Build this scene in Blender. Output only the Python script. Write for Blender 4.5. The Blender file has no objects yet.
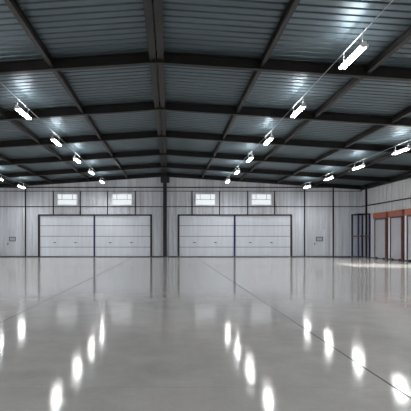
import bpy, bmesh, math, random
from mathutils import Vector, Matrix
random.seed(4)
sc = bpy.context.scene
C = sc.collection
K = 0.08            # metres per photo pixel on the back wall
D = 38.35           # distance of the back wall
EYE = 1.36
XR, XL = 15.45, -16.15
RX = -0.35          # ridge
RD = EYE + 5.36     # deck underside at the ridge
SL = 0.066
YF = -9.0
def wx(px): return (px - 169) * K
def wz(py): return EYE + (240 - py) * K
def deck(x): return RD - SL * abs(x - RX)

# ------------------------------------------------------------ materials
def mat(name, col, rough=0.5, metal=0.0, spec=0.5, noise=0.0, nscale=(1, 1, 1), bump=0.0, bscale=30, rnoise=0.0, emit=None, coat=0.0):
    m = bpy.data.materials.new(name); m.use_nodes = True
    nt = m.node_tree; b = nt.nodes['Principled BSDF']
    b.inputs['Base Color'].default_value = (*col, 1)
    b.inputs['Roughness'].default_value = rough
    b.inputs['Metallic'].default_value = metal
    b.inputs['Specular IOR Level'].default_value = spec
    b.inputs['Coat Weight'].default_value = coat
    tc = nt.nodes.new('ShaderNodeTexCoord')
    if noise or rnoise:
        mp = nt.nodes.new('ShaderNodeMapping'); mp.inputs['Scale'].default_value = nscale
        nt.links.new(tc.outputs['Object'], mp.inputs['Vector'])
        n = nt.nodes.new('ShaderNodeTexNoise'); n.inputs['Scale'].default_value = 1; n.inputs['Detail'].default_value = 5
        nt.links.new(mp.outputs[0], n.inputs['Vector'])
        if noise:
            r = nt.nodes.new('ShaderNodeMapRange')
            r.inputs['From Min'].default_value = .3; r.inputs['From Max'].default_value = .7
            r.inputs['To Min'].default_value = 1 - noise; r.inputs['To Max'].default_value = 1 + noise
            nt.links.new(n.outputs['Fac'], r.inputs['Value'])
            v = nt.nodes.new('ShaderNodeVectorMath'); v.operation = 'SCALE'; v.inputs[0].default_value = col
            nt.links.new(r.outputs[0], v.inputs['Scale']); nt.links.new(v.outputs[0], b.inputs['Base Color'])
        if rnoise:
            r = nt.nodes.new('ShaderNodeMapRange')
            r.inputs['From Min'].default_value = .3; r.inputs['From Max'].default_value = .7
            r.inputs['To Min'].default_value = rough - rnoise; r.inputs['To Max'].default_value = rough + rnoise
            nt.links.new(n.outputs['Fac'], r.inputs['Value']); nt.links.new(r.outputs[0], b.inputs['Roughness'])
    if bump:
        n2 = nt.nodes.new('ShaderNodeTexNoise'); n2.inputs['Scale'].default_value = bscale; n2.inputs['Detail'].default_value = 3
        nt.links.new(tc.outputs['Object'], n2.inputs['Vector'])
        bp = nt.nodes.new('ShaderNodeBump'); bp.inputs['Strength'].default_value = bump; bp.inputs['Distance'].default_value = .01
        nt.links.new(n2.outputs['Fac'], bp.inputs['Height']); nt.links.new(bp.outputs[0], b.inputs['Normal'])
    if emit:
        b.inputs['Emission Color'].default_value = (*emit[0], 1); b.inputs['Emission Strength'].default_value = emit[1]
    return m

M = {}
M['wall'] = mat('pale_grey_cladding', (.55, .57, .61), .45, 0, .5, .16, (4, 4, .2))
M['side'] = mat('pale_grey_side_cladding', (.52, .53, .545), .45, 0, .5, .10, (5, 5, .25))
M['panel'] = mat('blue_grey_door_panel', (.66, .69, .74), .4, 0, .5, .06, (6, 6, .5))
M['deck'] = mat('galvanised_roof_deck', (.115, .152, .172), .46, .75, .5, .18, (.5, 1.6, 1), .12, 2.5, .06)
M['steel'] = mat('dark_brown_steel', (.010, .0095, .0095), .5, 0, .25, .25, (3, 3, 3))
M['purlin'] = mat('dark_grey_purlin', (.020, .018, .017), .5, 0, .25, .2, (3, 3, 3))
M['black'] = mat('black_trim', (.012, .012, .015), .5, 0, .4, .2, (4, 4, 4))
M['grey_trim'] = mat('dark_grey_trim', (.05, .052, .06), .5, 0, .4, .2, (4, 4, 4))
M['sealant'] = mat('joint_sealant', (.03, .03, .03), .7, 0, .3, .2, (4, 4, 4))
M['seam'] = mat('seam_rubber', (.09, .09, .11), .6, 0, .3, .2, (4, 4, 4))
M['blue'] = mat('navy_blue_paint', (.008, .012, .072), .4, 0, .5, .2, (4, 4, 4))
M['orange'] = mat('rust_orange_paint', (.32, .100, .062), .5, 0, .4, .15, (3, 3, 3))
M['orange_shaded'] = mat('orange_paint_shaded', (.085, .036, .032), .5, 0, .4, .15, (3, 3, 3))  # darker portal colour with the shade of the camera-facing side put in
M['dock'] = mat('dock_door_grey', (.40, .40, .42), .5, 0, .4, .06, (3, 3, 1))
M['white'] = mat('white_enamel', (.85, .85, .85), .35, 0, .5, .03, (5, 5, 5))
M['offwhite'] = mat('white_window_frame', (.75, .75, .75), .4, 0, .5, .03, (5, 5, 5))
M['conduit'] = mat('galvanised_conduit', (.42, .43, .44), .5, .3, .5, .1, (5, 5, 5))
M['tube'] = mat('fluorescent_tube', (.9, .9, .9), .4, emit=((1.0, .99, .98), 90))
M['asphalt'] = mat('outside_concrete', (.42, .41, .39), .8, 0, .3, .15, (1, 1, 1))
M['brass'] = mat('steel_hinge', (.45, .45, .46), .35, .8, .5, .1, (9, 9, 9))
# glass
g = bpy.data.materials.new('frosted_glass'); g.use_nodes = True; nt = g.node_tree; nt.nodes.clear()
out = nt.nodes.new('ShaderNodeOutputMaterial'); mx = nt.nodes.new('ShaderNodeMixShader')
tr = nt.nodes.new('ShaderNodeBsdfTransparent'); tr.inputs[0].default_value = (.93, .95, .95, 1)
gl = nt.nodes.new('ShaderNodeBsdfGlossy'); gl.inputs['Roughness'].default_value = .3
mx.inputs[0].default_value = .03
nt.links.new(tr.outputs[0], mx.inputs[1]); nt.links.new(gl.outputs[0], mx.inputs[2]); nt.links.new(mx.outputs[0], out.inputs[0])
M['glass'] = g

def floor_material():
    m = bpy.data.materials.new('polished_concrete'); m.use_nodes = True; nt = m.node_tree; b = nt.nodes['Principled BSDF']
    L = nt.links.new
    tc = nt.nodes.new('ShaderNodeTexCoord')
    def noise(scale, detail, sc3=(1, 1, 1), rough=.5):
        mp = nt.nodes.new('ShaderNodeMapping'); mp.inputs['Scale'].default_value = sc3
        L(tc.outputs['Object'], mp.inputs['Vector'])
        n = nt.nodes.new('ShaderNodeTexNoise'); n.inputs['Scale'].default_value = scale
        n.inputs['Detail'].default_value = detail; n.inputs['Roughness'].default_value = rough
        L(mp.outputs[0], n.inputs['Vector']); return n.outputs['Fac']
    big = noise(.22, 3); mid = noise(1.7, 6, (1, 1, 1), .65); fine = noise(26, 3)
    rp = nt.nodes.new('ShaderNodeValToRGB'); rp.color_ramp.elements[0].position = .35; rp.color_ramp.elements[1].position = .65
    rp.color_ramp.elements[0].color = (.345, .335, .322, 1); rp.color_ramp.elements[1].color = (.41, .39, .375, 1)
    L(big, rp.inputs[0])
    mr = nt.nodes.new('ShaderNodeMapRange'); mr.inputs['From Min'].default_value = .3; mr.inputs['From Max'].default_value = .7
    mr.inputs['To Min'].default_value = .88; mr.inputs['To Max'].default_value = 1.10; L(mid, mr.inputs['Value'])
    mf = nt.nodes.new('ShaderNodeMapRange'); mf.inputs['From Min'].default_value = .3; mf.inputs['From Max'].default_value = .7
    mf.inputs['To Min'].default_value = .97; mf.inputs['To Max'].default_value = 1.03; L(fine, mf.inputs['Value'])
    mu = nt.nodes.new('ShaderNodeMath'); mu.operation = 'MULTIPLY'; L(mr.outputs[0], mu.inputs[0]); L(mf.outputs[0], mu.inputs[1])
    v = nt.nodes.new('ShaderNodeVectorMath'); v.operation = 'SCALE'; L(rp.outputs[0], v.inputs[0]); L(mu.outputs[0], v.inputs['Scale'])
    L(v.outputs[0], b.inputs['Base Color'])
    rr = nt.nodes.new('ShaderNodeMapRange'); rr.inputs['From Min'].default_value = .3; rr.inputs['From Max'].default_value = .7
    rr.inputs['To Min'].default_value = .07; rr.inputs['To Max'].default_value = .095; L(mid, rr.inputs['Value'])
    # sealed concrete: diffuse slab under a glossy sealer weighted by Fresnel
    df = nt.nodes.new('ShaderNodeBsdfDiffuse'); L(v.outputs[0], df.inputs['Color'])
    gs = nt.nodes.new('ShaderNodeBsdfGlossy'); L(rr.outputs[0], gs.inputs['Roughness']); gs.inputs['Color'].default_value = (.97, .97, .97, 1)
    fn = noise(45, 2); bp = nt.nodes.new('ShaderNodeBump'); bp.inputs['Strength'].default_value = 1; bp.inputs['Distance'].default_value = .0004
    L(fn, bp.inputs['Height']); L(bp.outputs[0], gs.inputs['Normal'])
    fr = nt.nodes.new('ShaderNodeFresnel'); L(bp.outputs[0], fr.inputs['Normal']); fr.inputs['IOR'].default_value = 1.5
    mn = nt.nodes.new('ShaderNodeMath'); mn.operation = 'MINIMUM'; mn.inputs[1].default_value = .58; L(fr.outputs[0], mn.inputs[0])
    mx = nt.nodes.new('ShaderNodeMixShader'); L(mn.outputs[0], mx.inputs[0]); L(df.outputs[0], mx.inputs[1]); L(gs.outputs[0], mx.inputs[2])
    out = [n for n in nt.nodes if n.type == 'OUTPUT_MATERIAL'][0]; L(mx.outputs[0], out.inputs['Surface']); nt.nodes.remove(b)
    return m
M['floor'] = floor_material()

# ------------------------------------------------------------ mesh helpers
def box(bm, x0, x1, y0, y1, z0, z1):
    vs = [bm.verts.new(p) for p in ((x0, y0, z0), (x1, y0, z0), (x1, y1, z0), (x0, y1, z0), (x0, y0, z1), (x1, y0, z1), (x1, y1, z1), (x0, y1, z1))]
    for f in ((0, 3, 2, 1), (4, 5, 6, 7), (0, 1, 5, 4), (1, 2, 6, 5), (2, 3, 7, 6), (3, 0, 4, 7)):
        bm.faces.new([vs[i] for i in f])
def tube(bm, p, q, r, n=8):
    p = Vector(p); q = Vector(q); d = (q - p).normalized()
    a = d.orthogonal().normalized(); b = d.cross(a)
    ra = []; rb = []
    for i in range(n):
        t = 2 * math.pi * i / n; o = (a * math.cos(t) + b * math.sin(t)) * r
        ra.append(bm.verts.new(p + o)); rb.append(bm.verts.new(q + o))
    for i in range(n):
        j = (i + 1) % n; bm.faces.new((ra[i], ra[j], rb[j], rb[i]))
    bm.faces.new(list(reversed(ra))); bm.faces.new(rb)
def extrude_profile(bm, pts, a, b):
    """closed outline pts (list of Vectors) swept from offset a to offset b"""
    A = [bm.verts.new(p + a) for p in pts]; B = [bm.verts.new(p + b) for p in pts]
    n = len(pts)
    for i in range(n):
        j = (i + 1) % n; bm.faces.new((A[i], A[j], B[j], B[i]))
    bm.faces.new(list(reversed(A))); bm.faces.new(B)
def obj(name, bm, m, parent=None, bevel=0):
    bmesh.ops.recalc_face_normals(bm, faces=bm.faces)
    me = bpy.data.meshes.new(name); bm.to_mesh(me); bm.free()
    o = bpy.data.objects.new(name, me); C.objects.link(o); me.materials.append(M[m] if isinstance(m, str) else m)
    if parent: o.parent = parent
    if bevel:
        bv = o.modifiers.new('bevel', 'BEVEL'); bv.width = bevel; bv.segments = 2; bv.limit_method = 'ANGLE'
    return o
def struct(name, bm, m, label=None):
    o = obj(name, bm, m); o['kind'] = 'structure'
    if label: o['label'] = label
    return o
def tag(o, label, cat, group=None):
    o['label'] = label; o['category'] = cat
    if group: o['group'] = group
    return o
def thing(name, label, cat, loc=(0, 0, 0), group=None):
    o = bpy.data.objects.new(name, None); C.objects.link(o); o.location = loc; o.empty_display_size = .2
    return tag(o, label, cat, group)
def sroot(name, loc, label=None):
    o = bpy.data.objects.new(name, None); C.objects.link(o); o.location = loc; o['kind'] = 'structure'
    if label: o['label'] = label
    return o
def copy_tree(o, parent=None):
    c = o.copy(); C.objects.link(c); c.parent = parent
    for ch in list(o.children): copy_tree(ch, c)
    return c

def cladding(name, m, s0, s1, to_world, top, holes, pitch=.27, depth=.03, grooves=.05):
    """ribbed sheet along s; openings = list of (s0,s1,z0,z1)"""
    prof = []   # (s, offset)
    s = s0
    while s < s1:
        prof += [(s, 0), (s + pitch * .62, 0), (s + pitch * .70, depth), (s + pitch * .92, depth)]
        s += pitch
    prof = [p for p in prof if s0 <= p[0] < s1 - .01]
    def off(s):
        t = ((s - s0) % pitch) / pitch
        if t < .62: return 0
        if t < .70: return depth * (t - .62) / .08
        if t < .92: return depth
        return depth * (1 - (t - .92) / .08)
    S = sorted(set([p[0] for p in prof] + [s0, s1] + [h[0] for h in holes] + [h[1] for h in holes]))
    bm = bmesh.new()
    for a, b in zip(S, S[1:]):
        if b - a < 1e-5: continue
        mid = (a + b) / 2
        cuts = sorted([(h[2], h[3]) for h in holes if h[0] < mid < h[1]])
        zs = []; z = 0.0
        for c0, c1 in cuts:
            if c0 > z: zs.append((z, c0, False))
            z = c1
        zs.append((z, None, True))
        for z0, z1, t in zs:
            za, zb = (top(a), top(b)) if t else (z1, z1)
            bm.faces.new([bm.verts.new(to_world(a, off(a + 1e-6), z0)), bm.verts.new(to_world(b, off(b - 1e-6), z0)),
                          bm.verts.new(to_world(b, off(b - 1e-6), zb)), bm.verts.new(to_world(a, off(a + 1e-6), za))])
    bmesh.ops.remove_doubles(bm, verts=bm.verts, dist=1e-4)
    return struct(name, bm, m)

# ------------------------------------------------------------ floor
bm = bmesh.new(); box(bm, XL - .2, XR + .2, YF - .2, D + .2, -.25, 0); fl = struct('floor', bm, 'floor', 'polished grey concrete floor with lamp reflections')
bm = bmesh.new(); box(bm, -120, 120, -90, 140, -.5, -.26); struct('ground', bm, 'asphalt')
# saw-cut joints: thin dark sealant strips set in the floor
bm = bmesh.new()
for x in (2.08, -2.77): box(bm, x - .010, x + .010, YF, D - .1, -.004, .0012)
struct('trim_1', bm, 'sealant')
bm = bmesh.new()
for y in (4.43,): box(bm, XL + .1, XR - .1, y - .003, y + .003, -.004, .001)
M['joint'] = mat('joint_grey', (.28, .28, .27), .4, 0, .4, .1, (3, 3, 3))
struct('trim_2', bm, 'joint')

# ------------------------------------------------------------ walls
WIN = [(57.2, 77.2), (112, 132), (195.4, 215.4), (251.2, 271.4)]
WZ0, WZ1 = wz(205.4), wz(193.8)
DOORS = [(39.5, 94.5), (94.5, 150.8), (179, 234.5), (234.5, 290.5)]
DZ = wz(215.8)
PD = [(5.6, 18.4), (312.8, 325.8)]
holes = [(wx(a), wx(b), WZ0, WZ1) for a, b in WIN]
holes += [(wx(39.5), wx(150.8), 0, DZ), (wx(179), wx(290.5), 0, DZ)]
cladding('wall_back', 'wall', XL - .08, XR + .08, lambda s, o, z: (s, D + o, z), lambda s: deck(s) + .1, holes)
SUN_DOOR = (21.7, 25.7, 0, 4.0)
cladding('wall_right', 'side', YF - .06, D + .06, lambda s, o, z: (XR + o, s, z), lambda s: deck(XR) + .08, [SUN_DOOR], pitch=.4)
cladding('wall_left', 'side', YF - .06, D + .06, lambda s, o, z: (XL - o, s, z), lambda s: deck(XL) + .08, [], pitch=.4)
cladding('wall_front', 'side', XL - .08, XR + .08, lambda s, o, z: (s, YF - o, z), lambda s: deck(s) + .1, [(-12, -3, 0, 4.6), (3, 12, 0, 4.6)])

# roof deck: trapezoidal sheet, ribs run from ridge to eave
bm = bmesh.new(); pitch = .31; prof = []; y = YF
while y < D + .05:
    prof += [(y, 0), (y + .225, 0), (y + .24, .05), (y + .295, .05)]; y += pitch
for xe in (XL - .1, XR + .1):
    z0, z1 = deck(RX), deck(xe)
    xs = [RX + (xe - RX) * i / 6 for i in range(7)]
    rows = [[bm.verts.new((x, yy, deck(x) + h)) for x in xs] for yy, h in prof]
    for r0, r1 in zip(rows, rows[1:]):
        for i in range(6): bm.faces.new((r0[i], r0[i + 1], r1[i + 1], r1[i]))
bmesh.ops.remove_doubles(bm, verts=bm.verts, dist=1e-4)
struct('ceiling', bm, 'deck')

# ------------------------------------------------------------ roof steel
def i_section(w, h, tf=.02, tw=.02):
    return [(-w/2, 0), (w/2, 0), (w/2, tf), (tw/2, tf), (tw/2, h - tf), (w/2, h - tf), (w/2, h), (-w/2, h), (-w/2, h - tf), (-tw/2, h - tf), (-tw/2, tf), (-w/2, tf)]
FR = [D - .15 - 4.9 * i for i in range(10)]
ORD = ['nearest the back wall', 'second from the back wall', 'third from the back wall', 'fourth from the back wall', 'fifth from the back wall',
       'sixth from the back wall and nearest the camera in view', 'seventh from the back wall', 'eighth from the back wall', 'ninth from the back wall', 'tenth from the back wall']
RH = .315
for i, y in enumerate(FR):
    t = thing('roof_beam', 'dark steel roof beam crossing the hall under the deck, ' + ORD[i], 'beam', (RX, y, RD - RH), 'cross beams under the roof')
    for s, xe in ((-1, XL + .02), (1, XR - .02)):
        bm = bmesh.new()
        pts = [Vector((0, a, b)) for a, b in i_section(.2, RH)]
        extrude_profile(bm, pts, Vector((0, 0, 0)), Vector((xe - RX, 0, deck(xe) - RD)))
        # stiffener plates at the purlins
        for d in (3, 6, 9, 12):
            x = s * d; box(bm, x - .008, x + .008, -.095, .095, -SL * d + .02, -SL * d + RH - .02)
        obj('rafter', bm, 'steel', t)
    bm = bmesh.new(); box(bm, -.12, .12, -.11, .11, -.018, .3); obj('ridge_plate', bm, 'steel', t)
PH = .215
side_word = {-1: 'left', 1: 'right'}
for s in (-1, 1):
    for k, d in enumerate((3, 6, 9, 12)):
        x = RX + s * d; z = deck(x) - PH - .012
        bm = bmesh.new(); pts = [Vector((x + a, 0, z + b)) for a, b in i_section(.12, PH, .015, .012)]
        extrude_profile(bm, pts, Vector((0, YF, 0)), Vector((0, D - .02, 0)))
        o = obj('purlin', bm, 'purlin')
        tag(o, 'dark grey steel purlin running lengthwise, %s %s of the ridge beams' % (['first', 'second', 'third', 'fourth and outermost'][k], side_word[s]), 'purlin', 'purlins running the length of the roof')
for s in (-1, 1):
    x = RX + s * .112; z = deck(x) - PH - .03
    bm = bmesh.new(); pts = [Vector((x + a, 0, z + b)) for a, b in i_section(.19, PH + .02, .015, .02)]
    extrude_profile(bm, pts, Vector((0, YF, 0)), Vector((0, D - .02, 0)))
    tag(obj('ridge_beam', bm, 'purlin'), '%s one of the pair of brown-grey beams along the ridge' % side_word[s], 'beam', 'paired ridge beams')

for s, xe in ((-1, XL), (1, XR)):
    x = xe - s * .13; z = deck(x) - .012 - .36
    bm = bmesh.new(); pts = [Vector((x + a, 0, z + b)) for a, b in i_section(.2, .345, .015, .012)]
    extrude_profile(bm, pts, Vector((0, YF + .02, 0)), Vector((0, D - .02, 0)))
    tag(obj('eave_beam', bm, 'steel'), 'dark steel beam along the top of the %s side wall' % side_word[s], 'beam', 'eave beams')
# ------------------------------------------------------------ back wall steel
def vbar(name, px, y0, z0, z1, w=.09, d=.09, m='black', label=None, cat='column', group=None):
    bm = bmesh.new(); x = wx(px)
    pts = [Vector((x, 0, 0))]
    box(bm, x - w/2, x + w/2, y0 - d, y0, z0, z1)
    return tag(obj(name, bm, m), label, cat, group)
# girts
def girt(z, h, m, label, x0=XL + .02, x1=XR - .02):
    bm = bmesh.new(); box(bm, x0, x1, D - .05, D - .004, z - h/2, z + h/2)
    tag(obj('wall_rail', bm, m), label, 'rail', 'horizontal rails on the walls')
girt(wz(187.4), .085, 'black', 'thick dark rail highest on the back wall')
girt(wz(191.2), .055, 'grey_trim', 'thin dark rail just above the window tops on the back wall')
girt(wz(206.7), .07, 'grey_trim', 'grey rail below the windows on the back wall')
bm = bmesh.new(); box(bm, XR - .05, XR - .004, YF, D - .06, wz(206.5) - .04, wz(206.5) + .04)
tag(obj('wall_rail', bm, 'black'), 'dark rail running along the right side wall', 'rail', 'horizontal rails on the walls')
bm = bmesh.new(); box(bm, XL + .004, XL + .05, YF, D - .06, wz(206.5) - .04, wz(206.5) + .04)
tag(obj('wall_rail', bm, 'black'), 'dark rail running along the left side wall', 'rail', 'horizontal rails on the walls')
# base strips, split at the doors
def base(name, x0, x1):
    bm = bmesh.new(); box(bm, x0, x1, D - .05, D - .004, 0, .07); struct(name, bm, 'black')
bm = bmesh.new()
for a, b in ((XL + .02, wx(39)), (wx(151.4), wx(178.6)), (wx(291), XR - .02)):
    box(bm, a, b, D - .06, D - .004, 0, .07)
struct('baseboard_back', bm, 'black')
bm = bmesh.new(); box(bm, XR - .04, XR - .004, 25.9, D - .06, 0, .06); struct('baseboard_right', bm, 'grey_trim')

TALL = {25.6: 'left of the left pair of loading doors', 304.4: 'just right of the right pair of loading doors', 333.1: 'right of the small door on the right'}
for px, w in TALL.items():
    vbar('wall_post', px, D - .004, 0.07, wz(187.6), .10, .06, 'black', 'tall thin black back-wall post, ' + w, 'post', 'tall thin posts on the back wall')
SH = [(53.5, 'left of the first window from the left'), (80.5, 'right of the first window from the left'), (107.6, 'left of the second window from the left'), (135.3, 'right of the second window from the left'),
      (192, 'left of the third window from the left'), (219.4, 'right of the third window from the left'), (247.6, 'left of the rightmost window'), (274.6, 'right of the rightmost window')]
for px, w in SH:
    vbar('short_post', px, D - .004, DZ + .09, wz(191), .075, .055, 'black', 'short dark post above the loading doors, ' + w, 'post', 'short posts above the loading doors')
# main ridge column
t = thing('steel_column', 'heavy black steel column on the back wall between the door pairs', 'column', (wx(165), D - .18, 0))
bm = bmesh.new(); extrude_profile(bm, [Vector((a, b - .1, 0)) for a, b in i_section(.29, .26, .03, .03)], Vector((0, 0, .02)), Vector((0, 0, wz(178))))
obj('shaft', bm, 'black', t)
bm = bmesh.new(); box(bm, -.34, .34, -.16, .14, wz(183.0), wz(176.4)); obj('head_bracket', bm, 'black', t, .02)
bm = bmesh.new(); box(bm, -.24, .24, -.16, .17, 0, .02); obj('base_plate', bm, 'black', t)
# corner column on the right wall
t = thing('corner_column', 'slim black column beside the blue rack in the right rear corner', 'column', (15.3, 37.2, 0))
bm = bmesh.new(); extrude_profile(bm, [Vector((a, b - .08, 0)) for a, b in i_section(.11, .12, .02, .02)], Vector((0, 0, .015)), Vector((0, 0, deck(15.3) - .02)))
obj('shaft', bm, 'black', t)
bm = bmesh.new(); box(bm, -.1, .1, -.1, .1, 0, .015); obj('base_plate', bm, 'black', t)
# frame columns along the side walls (nearer than the dock doors) carry the beams
for i, y in enumerate(FR[3:]):
    if 21.5 < y < 25.9: continue
    for s, x in ((-1, XL + .14), (1, XR - .14)):
        bm = bmesh.new(); extrude_profile(bm, [Vector((x + b - .12, y + a, 0)) for a, b in i_section(.2, .24)], Vector((0, 0, 0)), Vector((0, 0, deck(x) - RH)))
        tag(obj('side_column', bm, 'steel'), 'dark steel column on the %s side wall under the roof beam %s' % (side_word[s], ORD[i + 3]), 'column', 'side wall columns')

# ------------------------------------------------------------ sectional doors
for i, (a, b) in enumerate(DOORS):
    x0, x1 = wx(a), wx(b)
    t = sroot('door_%d' % (i + 1), ((x0 + x1) / 2, D + .02, 0), 'grey four-panel loading door, %s on the back wall' % ['leftmost of four', 'second from the left', 'third from the left', 'rightmost of four'][i])
    w = (x1 - x0) / 2
    zs = [.03, wz(247.1), wz(236.3), wz(225.7), DZ]
    for z0, z1 in zip(zs, zs[1:]):
        bm = bmesh.new()
        # panel with shallow vertical ribbing
        n = 22; W = 2 * w - .1
        for k in range(n):
            xa = -w + .05 + W * k / n
            box(bm, xa, xa + W / n * .86, -.03, .03, z0 + .025, z1 - .025)
        box(bm, -w + .05, w - .05, -.024, .028, z0 + .018, z1 - .018)
        obj('door_panel', bm, 'panel', t)
    for z in zs[1:-1]:
        bm = bmesh.new(); box(bm, -w + .05, w - .05, -.02, .02, z - .018, z + .018); obj('panel_seam', bm, 'seam', t)
    for fx in (-.44, .31):
        hx = fx * w if i % 2 == 0 else fx * w
        bm = bmesh.new(); z = wz(242.6)
        box(bm, hx - .10, hx + .10, -.075, -.055, z - .03, z + .03); box(bm, hx - .09, hx - .06, -.06, -.03, z - .02, z + .02); box(bm, hx + .06, hx + .09, -.06, -.03, z - .02, z + .02)
        obj('door_handle', bm, 'black', t, .005)
    bm = bmesh.new(); box(bm, -w + .05, w - .05, -.05, .03, 0, .06); obj('bottom_seal', bm, 'black', t)
for i, (a, b) in enumerate(((39.2, 151.2), (178.6, 291))):
    c = ['left', 'right'][i]; x0, x1 = wx(a), wx(b); cx = (x0 + x1) / 2; w = (x1 - x0) / 2
    t = thing('door_frame', 'dark frame with navy centre post around the %s pair of loading doors' % c, 'frame', (cx, D - .02, 0), 'loading door frames')
    bm = bmesh.new(); box(bm, -w - .07, w + .07, -.09, .01, DZ - .01, DZ + .11); obj('lintel', bm, 'black', t)
    for s in (-1, 1):
        bm = bmesh.new(); box(bm, s * w - .075, s * w + .075, -.09, .01, 0, DZ - .01); obj('jamb', bm, 'black', t)
    mx_ = wx([94.5, 234.5][i]) - cx
    bm = bmesh.new(); box(bm, mx_ - .07, mx_ + .07, -.09, .01, 0, DZ - .01); o = obj('centre_post', bm, 'blue', t); o['label'] = 'navy blue centre post'

# ------------------------------------------------------------ personnel doors
for i, (a, b) in enumerate(PD):
    x0, x1 = wx(a), wx(b); w = (x1 - x0) / 2
    t = sroot('door_%d' % (i + 5), ((x0 + x1) / 2, D, 0), 'plain pale small door with a little framed window, %s' % ['far left of the back wall', 'right of the loading doors'][i])
    bm = bmesh.new(); box(bm, -w + .015, w - .015, -.012, -.002, .075, 2.2); obj('door_leaf', bm, 'wall', t)
    px = ((9.2, 15.8), (315.9, 322.8))[i]
    wa, wb = wx(px[0]) - (x0 + x1) / 2, wx(px[1]) - (x0 + x1) / 2; z0, z1 = wz(241.3), wz(236.8)
    bm = bmesh.new(); e = .055
    box(bm, wa, wb, -.03, -.012, z0, z0 + e); box(bm, wa, wb, -.03, -.012, z1 - e, z1)
    box(bm, wa, wa + e, -.03, -.012, z0 + e, z1 - e); box(bm, wb - e, wb, -.03, -.012, z0 + e, z1 - e)
    f = obj('vision_panel', bm, 'grey_trim', t)
    bm = bmesh.new(); box(bm, wa + e, wb - e, -.02, -.0125, z0 + e, z1 - e); obj('pane', bm, 'dock', f)
    lx = wx((7.9, 314.6)[i]) - (x0 + x1) / 2; z = wz(244)
    bm = bmesh.new(); box(bm, lx - .03, lx + .03, -.022, -.012, z - .09, z + .09); tube(bm, (lx, -.012, z + .03), (lx, -.07, z + .03), .012); box(bm, lx - .012, lx + .10, -.085, -.065, z + .018, z + .042)
    obj('door_handle', bm, 'grey_trim', t)
    for z in (.3, 1.1, 1.85):
        bm = bmesh.new(); tube(bm, (w - .01, -.022, z - .05), (w - .01, -.022, z + .05), .01); obj('hinge', bm, 'brass', t)

# ------------------------------------------------------------ windows
for i, (a, b) in enumerate(WIN):
    x0, x1 = wx(a), wx(b); w = (x1 - x0) / 2; h = WZ1 - WZ0
    t = sroot('window_%d' % (i + 1), ((x0 + x1) / 2, D, WZ0), 'bright white high window, %s on the back wall' % ['leftmost of four', 'second from the left', 'third from the left', 'rightmost of four'][i])
    bm = bmesh.new(); e = .05
    box(bm, -w - .02, w + .02, -.03, .07, -.02, e); box(bm, -w - .02, w + .02, -.03, .07, h - e, h + .02)
    box(bm, -w - .02, -w + e, -.03, .07, e, h - e); box(bm, w - e, w + .02, -.03, .07, e, h - e)
    obj('window_frame', bm, 'offwhite', t)
    bm = bmesh.new(); m = .013
    box(bm, -w + e, w - e, 0, .04, h * .5 - m, h * .5 + m)
    for fx in (-.52, .52): box(bm, fx * w - m, fx * w + m, 0, .04, h * .5 + m, h - e)
    obj('glazing_bar', bm, 'seam', t)
    bm = bmesh.new(); box(bm, -w + e, w - e, .018, .024, e, h - e); obj('pane', bm, 'glass', t)
# ------------------------------------------------------------ dock portals on the right wall
DK = [(33.72, 35.85, 'furthest, beside the blue rack'), (31.38, 33.33, 'middle one of three'), (29.0, 30.98, 'nearest one at the right picture edge')]
for y0, y1, w in DK:
    t = thing('dock_portal', 'rust-orange topped grey dock door on the right wall, ' + w, 'door', (XR, y0, 0), 'dock doors on the right wall')
    L = y1 - y0; P = .20; H = 3.36; hb = 2.94
    bm = bmesh.new(); box(bm, -P, -.01, .002, L, hb, H); o = obj('header', bm, 'orange', t, .01); o['label'] = 'rust orange header'
    bm = bmesh.new(); box(bm, -P, -.01, 0, .16, .0, hb - .002); o = obj('near_jamb', bm, 'orange_shaded', t, .008); o['label'] = 'side post with shade painted into its dark colour'
    bm = bmesh.new(); box(bm, -.10, -.01, L - .09, L, .0, hb - .002); obj('far_jamb', bm, 'grey_trim', t, .005)
    bm = bmesh.new()
    for k in range(5): box(bm, -.06, -.01, .16, L - .09, .05 + k * .57, .05 + k * .57 + .56)
    box(bm, -.05, -.01, .16, L - .09, .05, hb - .06); lf = obj('door_leaf', bm, 'dock', t)
    bm = bmesh.new(); box(bm, -.14, -.06, .16, L - .09, hb - .07, hb - .002); o = obj('head_seal', bm, 'blue', t); o['label'] = 'navy strip under the header'
    bm = bmesh.new(); box(bm, -.07, -.01, .16, L - .09, 0, .05); obj('bottom_seal', bm, 'grey_trim', t)
    for yy in (.45, L - .45):
        bm = bmesh.new(); box(bm, -.2, -.07, yy - .05, yy + .05, 0, .10); obj('rubber_stop', bm, 'black', t, .01)
    bm = bmesh.new(); box(bm, -.03, -.002, -.2, -.004, 0, hb); o = obj('edge_strip', bm, 'white', t); o['label'] = 'white edge strip'

# ------------------------------------------------------------ blue rack in the corner
fy, ry, lx, rx = 36.75, 38.0, 14.52, 15.38
t = thing('storage_rack', 'tall empty navy blue metal rack with thin orange and dark bars in the rear corner', 'rack', ((lx + rx) / 2, (fy + ry) / 2, 0))
hx, hy, H = (rx - lx) / 2, (ry - fy) / 2, 3.40
corner = [(-hx, -hy), (hx, -hy), (-hx, hy), (hx - .06, hy)]
for x, y in corner:
    bm = bmesh.new(); box(bm, x - .055, x + .055, y - .05, y + .05, .012, H); p = obj('upright', bm, 'blue', t, .006)
    bm = bmesh.new(); box(bm, x - .08, x + .07, y - .08, y + .08, 0, .012); obj('foot_plate', bm, 'black', p)
for z, m, n in ((H - .05, 'black', 'top_bar'), (1.66, 'seam', 'shelf_bar')):
    for y in (-hy, hy):
        bm = bmesh.new(); box(bm, -hx + .055, hx - .055, y - .025, y + .025, z - .045, z + .045); obj(n, bm, m, t)
    for x in (-hx, hx - .03):
        bm = bmesh.new(); box(bm, x - .025, x + .025, -hy + .05, hy - .05, z - .035, z + .035); obj(n, bm, m, t)
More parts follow.
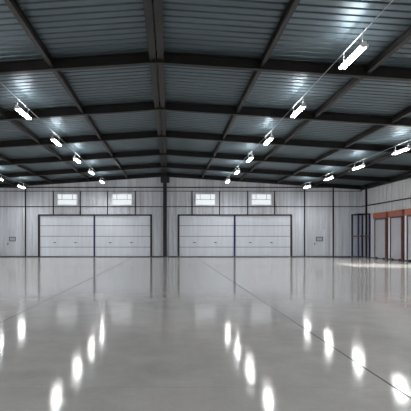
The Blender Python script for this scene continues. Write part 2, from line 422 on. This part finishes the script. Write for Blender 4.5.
for x, y in corner:
    bm = bmesh.new(); box(bm, x - .065, x + .065, y - .062, y - .05, 1.60, 1.72); o = obj('connector', bm, 'orange', t); o['label'] = 'orange connector'
# ------------------------------------------------------------ open doorway in the right wall (outside the picture) that lets the sun in
t = thing('doorway_frame', 'dark frame of the open loading doorway in the right wall', 'frame', (XR, 21.7, 0))
bm = bmesh.new(); box(bm, -.08, .04, -.1, 4.1, 4.0, 4.12); obj('lintel', bm, 'black', t)
for y in (-.1, 4.0):
    bm = bmesh.new(); box(bm, -.08, .04, y, y + .1, 0, 4.0); obj('jamb', bm, 'black', t)

# ------------------------------------------------------------ lamps and conduits
def make_lamp():
    t = thing('batten_lamp', '', 'lamp', (0, 0, 0), 'hanging twin-tube lamps')
    bm = bmesh.new(); hl = .71
    pts = [Vector((a, 0, b)) for a, b in ((-.035, .075), (.035, .075), (.04, .03), (.075, .012), (.075, .004), (-.075, .004), (-.075, .012), (-.04, .03))]
    extrude_profile(bm, pts, Vector((0, -hl, 0)), Vector((0, hl, 0))); obj('housing', bm, 'white', t)
    for s in (-1, 1):
        bm = bmesh.new(); tube(bm, (s * .055, -hl + .04, -.02), (s * .055, hl - .04, -.02), .021, 10); o = obj('tube', bm, 'tube', t); o['label'] = 'glowing tube'
    for s in (-1, 1):
        bm = bmesh.new(); y = s * (hl - .015); box(bm, -.09, .09, y - .02, y + .02, -.05, .02); box(bm, -.045, .045, y - .02, y + .02, .02, .09); obj('end_cap', bm, 'white', t, .008)
        bm = bmesh.new(); y = s * .58
        tube(bm, (0, y, .07), (0, y, .31), .010, 6); box(bm, -.02, .02, y - .02, y + .02, .072, .085); obj('hanger', bm, 'conduit', t)
    ld = bpy.data.lights.new('added_downlight', 'AREA'); ld.shape = 'RECTANGLE'; ld.size = .10; ld.size_y = 1.4; ld.energy = LAMP_W; ld.spread = math.radians(140); ld.color = (.955, .975, 1)  # added area light under the tubes for extra light downwards, no real louvre
    lo = bpy.data.objects.new('added_downlight', ld); C.objects.link(lo); lo.location = (0, 0, -.055); lo.parent = t
    ld = bpy.data.lights.new('added_uplight', 'AREA'); ld.shape = 'RECTANGLE'; ld.size = .06; ld.size_y = 1.3; ld.energy = 20; ld.spread = math.radians(150); ld.color = (.93, .97, 1)  # added area light above the housing to brighten the deck
    lo = bpy.data.objects.new('added_uplight', ld); C.objects.link(lo); lo.location = (0, 0, .095); lo.rotation_euler = (math.pi, 0, 0); lo.parent = t
    return t
LAMP_W = 84
proto = make_lamp()
rows = [(RX - 4.70, 'inner row left of the ridge'), (RX + 4.75, 'inner row right of the ridge'), (RX - 10.75, 'outer row near the left wall'), (RX + 10.75, 'outer row near the right wall')]
LO = ['nearest the back wall', 'second from the back wall', 'third from the back wall', 'fourth from the back wall', 'fifth from the back wall', 'sixth from the back wall', 'seventh from the back wall', 'eighth from the back wall']
first = True
for x, w in rows:
    zc = deck(x) - RH - .02          # conduit axis just under the beams
    bm = bmesh.new(); tube(bm, (x, YF + .05, zc), (x, D - .1, zc), .010, 8)
    tag(obj('lamp_conduit', bm, 'conduit'), 'thin pale metal conduit carrying the ' + w, 'conduit', 'conduits above the lamp rows')
    for i in range(8):
        o = proto if first else copy_tree(proto); first = False
        o.location = (x, D - (2.62 if w.startswith('inner row right') else 2.35) - 4.85 * i, zc - .325)
        o['label'] = 'white hanging twin-tube lamp, %s, %s' % (w, LO[i])

# ------------------------------------------------------------ daylight
w = bpy.data.worlds.new('sky'); sc.world = w; w.use_nodes = True
nt = w.node_tree; bg = nt.nodes['Background']; bg.inputs[0].default_value = (.95, .97, 1.0, 1); bg.inputs[1].default_value = 1.05
sd = bpy.data.lights.new('sun', 'SUN'); sd.energy = 15.0; sd.angle = .01; sd.color = (1, .97, .88)
so = bpy.data.objects.new('sun', sd); C.objects.link(so)
dirv = Vector((-6.05, 2.6, -4.0)); so.rotation_euler = dirv.to_track_quat('-Z', 'Y').to_euler(); so.location = (30, 10, 15)

# ------------------------------------------------------------ camera
cd = bpy.data.cameras.new('camera'); co = bpy.data.objects.new('camera', cd); C.objects.link(co)
co.location = (0, 0, EYE); co.rotation_euler = (math.pi / 2, 0, 0)
cd.sensor_width = 36; cd.lens = D / K / 411 * 36; cd.shift_x = (205.5 - 169) / 411; cd.shift_y = (240 - 205.5) / 411
sc.camera = co
sc.view_settings.view_transform = 'Standard'; sc.view_settings.look = 'None'; sc.view_settings.gamma = 1; sc.view_settings.exposure = 0
sc.view_settings.use_curve_mapping = False
